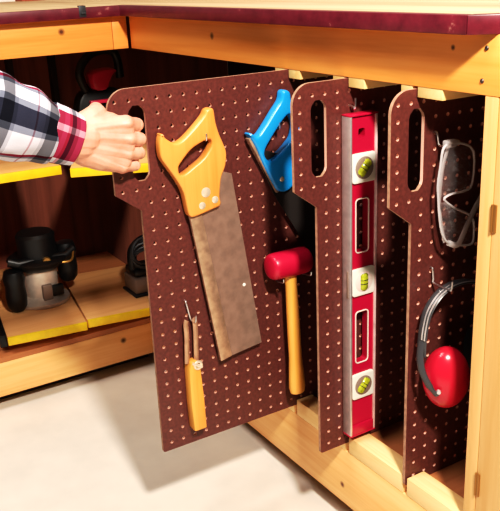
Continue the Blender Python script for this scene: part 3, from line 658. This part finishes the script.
# tendons and creases
def seg_d(p, a, b):
    ab = b-a; t_ = max(0, min(1, (p-a).dot(ab)/ab.length_squared)); return (p-(a+ab*t_)).length, t_
hb.normal_update()
offs = []
for v in hb.verts:
    d = 0
    if -3.2 < v.co.y < 2 and v.co.x > .3:
        for i in range(4):
            ds, tt = seg_d(Vector((0, v.co.y, v.co.z)), Vector((0, WR[i][1], WR[i][2])), Vector((0, MC[i][1], MC[i][2])))
            d += .04*math.exp(-(ds/.13)**2)*(.2+.8*tt)*max(0, v.normal.x)
            kd = (v.co-Vector(MC[i])-Vector((.4, 0, 0))).length
            d += .13*math.exp(-(kd/.36)**2)
            for fr, am in ((.93, .05), (1.02, .05)):
                jp = Vector(MC[i]).lerp(Vector(PIP[i]), fr); dd = abs((v.co-jp).dot((Vector(PIP[i])-Vector(MC[i])).normalized()))
                if (v.co-jp).length < .7: d -= am*.5*math.exp(-(dd/.05)**2)
        d += .025*noise.noise(v.co*1.6)
    offs.append(d)
for v, d in zip(hb.verts, offs): v.co += v.normal*d
person = obj('person', hb, M['skin'], origin=(1, -9, -4), ang=2)
tag(person, 'person in plaid flannel shirt reaching in, hand gripping the first pegboard', 'person')
# sleeve: a loose tube with folds, UV in inches for the check
def cloth_tube(path, rads, seg, wr, seed, taper_in=True, sq=1.0, thick=.09):
    P = smoothpts(path, 8); n = len(P)
    Rd = [v.x for v in smoothpts([(r, 0, 0) for r in rads], 8)]
    bm = bmesh.new(); uvl = bm.loops.layers.uv.new('UVMap'); rings = []; prev = None; L = 0; Ls = []
    for i, p in enumerate(P):
        if i: L += (p-P[i-1]).length
        Ls.append(L)
        t_ = (P[min(i+1, n-1)]-P[max(i-1, 0)]).normalized()
        u = Vector((1, 0, 0)) if prev is None else prev
        u = (u-t_*u.dot(t_)).normalized(); prev = u; w = t_.cross(u); ring = []
        for k in range(seg):
            a = 2*PI*k/seg
            f = wr*(noise.noise(Vector((math.cos(a)*1.3, math.sin(a)*1.3, L*.45+seed)))+.55*noise.noise(Vector((math.cos(a)*2.8+5, math.sin(a)*2.8, L*1.0+seed))) + .25*math.sin(L*2.4+2*math.sin(a+seed)))
            r = Rd[i]*(1+f)
            ring.append(bm.verts.new(p+u*math.cos(a)*r*.82*sq+w*math.sin(a)*r))
        rings.append(ring)
    for i in range(n-1):
        for k in range(seg):
            f = bm.faces.new((rings[i][k], rings[i][(k+1) % seg], rings[i+1][(k+1) % seg], rings[i+1][k]))
            cr = 12.6
            us = [k/seg*cr, (k+1)/seg*cr, (k+1)/seg*cr, k/seg*cr]; vs = [Ls[i], Ls[i], Ls[i+1], Ls[i+1]]
            for lp, a, b in zip(f.loops, us, vs): lp[uvl].uv = (a, b)
    bmesh.ops.recalc_face_normals(bm, faces=bm.faces[:])
    bmesh.ops.solidify(bm, geom=bm.faces[:], thickness=thick)
    return bm
sl = cloth_tube([(.85, -4.7, -1.22), (.95, -5.4, -.95), (1.05, -6.6, -.4), (1.2, -8.5, .5), (1.7, -12.0, 2.1), (2.2, -15.4, 3.8), (2.0, -17.3, 8.0), (1.2, -20.0, 14.0)],
                [1.75, 2.0, 2.35, 2.5, 2.6, 2.7, 2.9, 3.2], 56, .10, 3.1)
sleeve = obj('sleeve', sl, M['plaid'], person, ang=2)
cf = cloth_tube([(.82, -3.15, -1.90), (.84, -4.0, -1.50), (.86, -4.9, -1.05)], [1.62, 1.76, 1.84], 48, .035, 1.7, thick=.12)
cuff = obj('cuff', cf, M['plaidcuff'], sleeve, ang=2)
cuff['label'] = 'maroon and white plaid cuff'

# ------------------------------------------------------------------ camera
cam = bpy.data.cameras.new('camera'); co = bpy.data.objects.new('camera', cam); C.objects.link(co)
cx, cy, cz, yaw, pit, rol, f = 49.378, -19.71, 7.644, 2.60500742, .33861068, -.04510823, 808.028
fw = Vector((math.cos(yaw)*math.cos(pit), math.sin(yaw)*math.cos(pit), -math.sin(pit)))
r0 = fw.cross(Vector((0, 0, 1))).normalized(); u0 = r0.cross(fw)
c_, s_ = math.cos(rol), math.sin(rol)
rr, uu = c_*r0+s_*u0, -s_*r0+c_*u0
mtx = Matrix((rr, uu, -fw)).transposed().to_4x4(); mtx.translation = W((cx, cy, cz))
co.matrix_world = mtx
cam.sensor_fit = 'HORIZONTAL'; cam.sensor_width = 36; cam.lens = f*36/500; cam.clip_start = .05; cam.clip_end = 50
bpy.context.scene.camera = co

# ------------------------------------------------------------------ light
def area(name, loc, target, size, power, col):
    l = bpy.data.lights.new(name, 'AREA'); l.shape = 'DISK'; l.size = size; l.energy = power; l.color = col
    o = bpy.data.objects.new(name, l); C.objects.link(o); o.location = W(loc)
    d = (W(target)-o.location); o.rotation_euler = d.to_track_quat('-Z', 'Y').to_euler(); return o
area('flash', (56, -6, 42), (0, 8, -14), .16, 66, (1, .92, .82))
area('soft_fill', (-3, -52, 106), (-6, 4, -30), 1.4, 84, (1, .93, .87))
w = bpy.data.worlds.new('world'); bpy.context.scene.world = w; w.use_nodes = True
bg = w.node_tree.nodes['Background']; bg.inputs['Color'].default_value = (1, .93, .86, 1); bg.inputs['Strength'].default_value = .07
sc = bpy.context.scene
sc.view_settings.view_transform = 'Standard'; sc.view_settings.look = 'None'; sc.view_settings.exposure = 0; sc.view_settings.gamma = 1

sc.view_settings.use_curve_mapping = True
cm = sc.view_settings.curve_mapping; cv = cm.curves[3]
cv.points.new(.02, .009); cv.points.new(.10, .068); cv.points.new(.5, .56); cm.update()
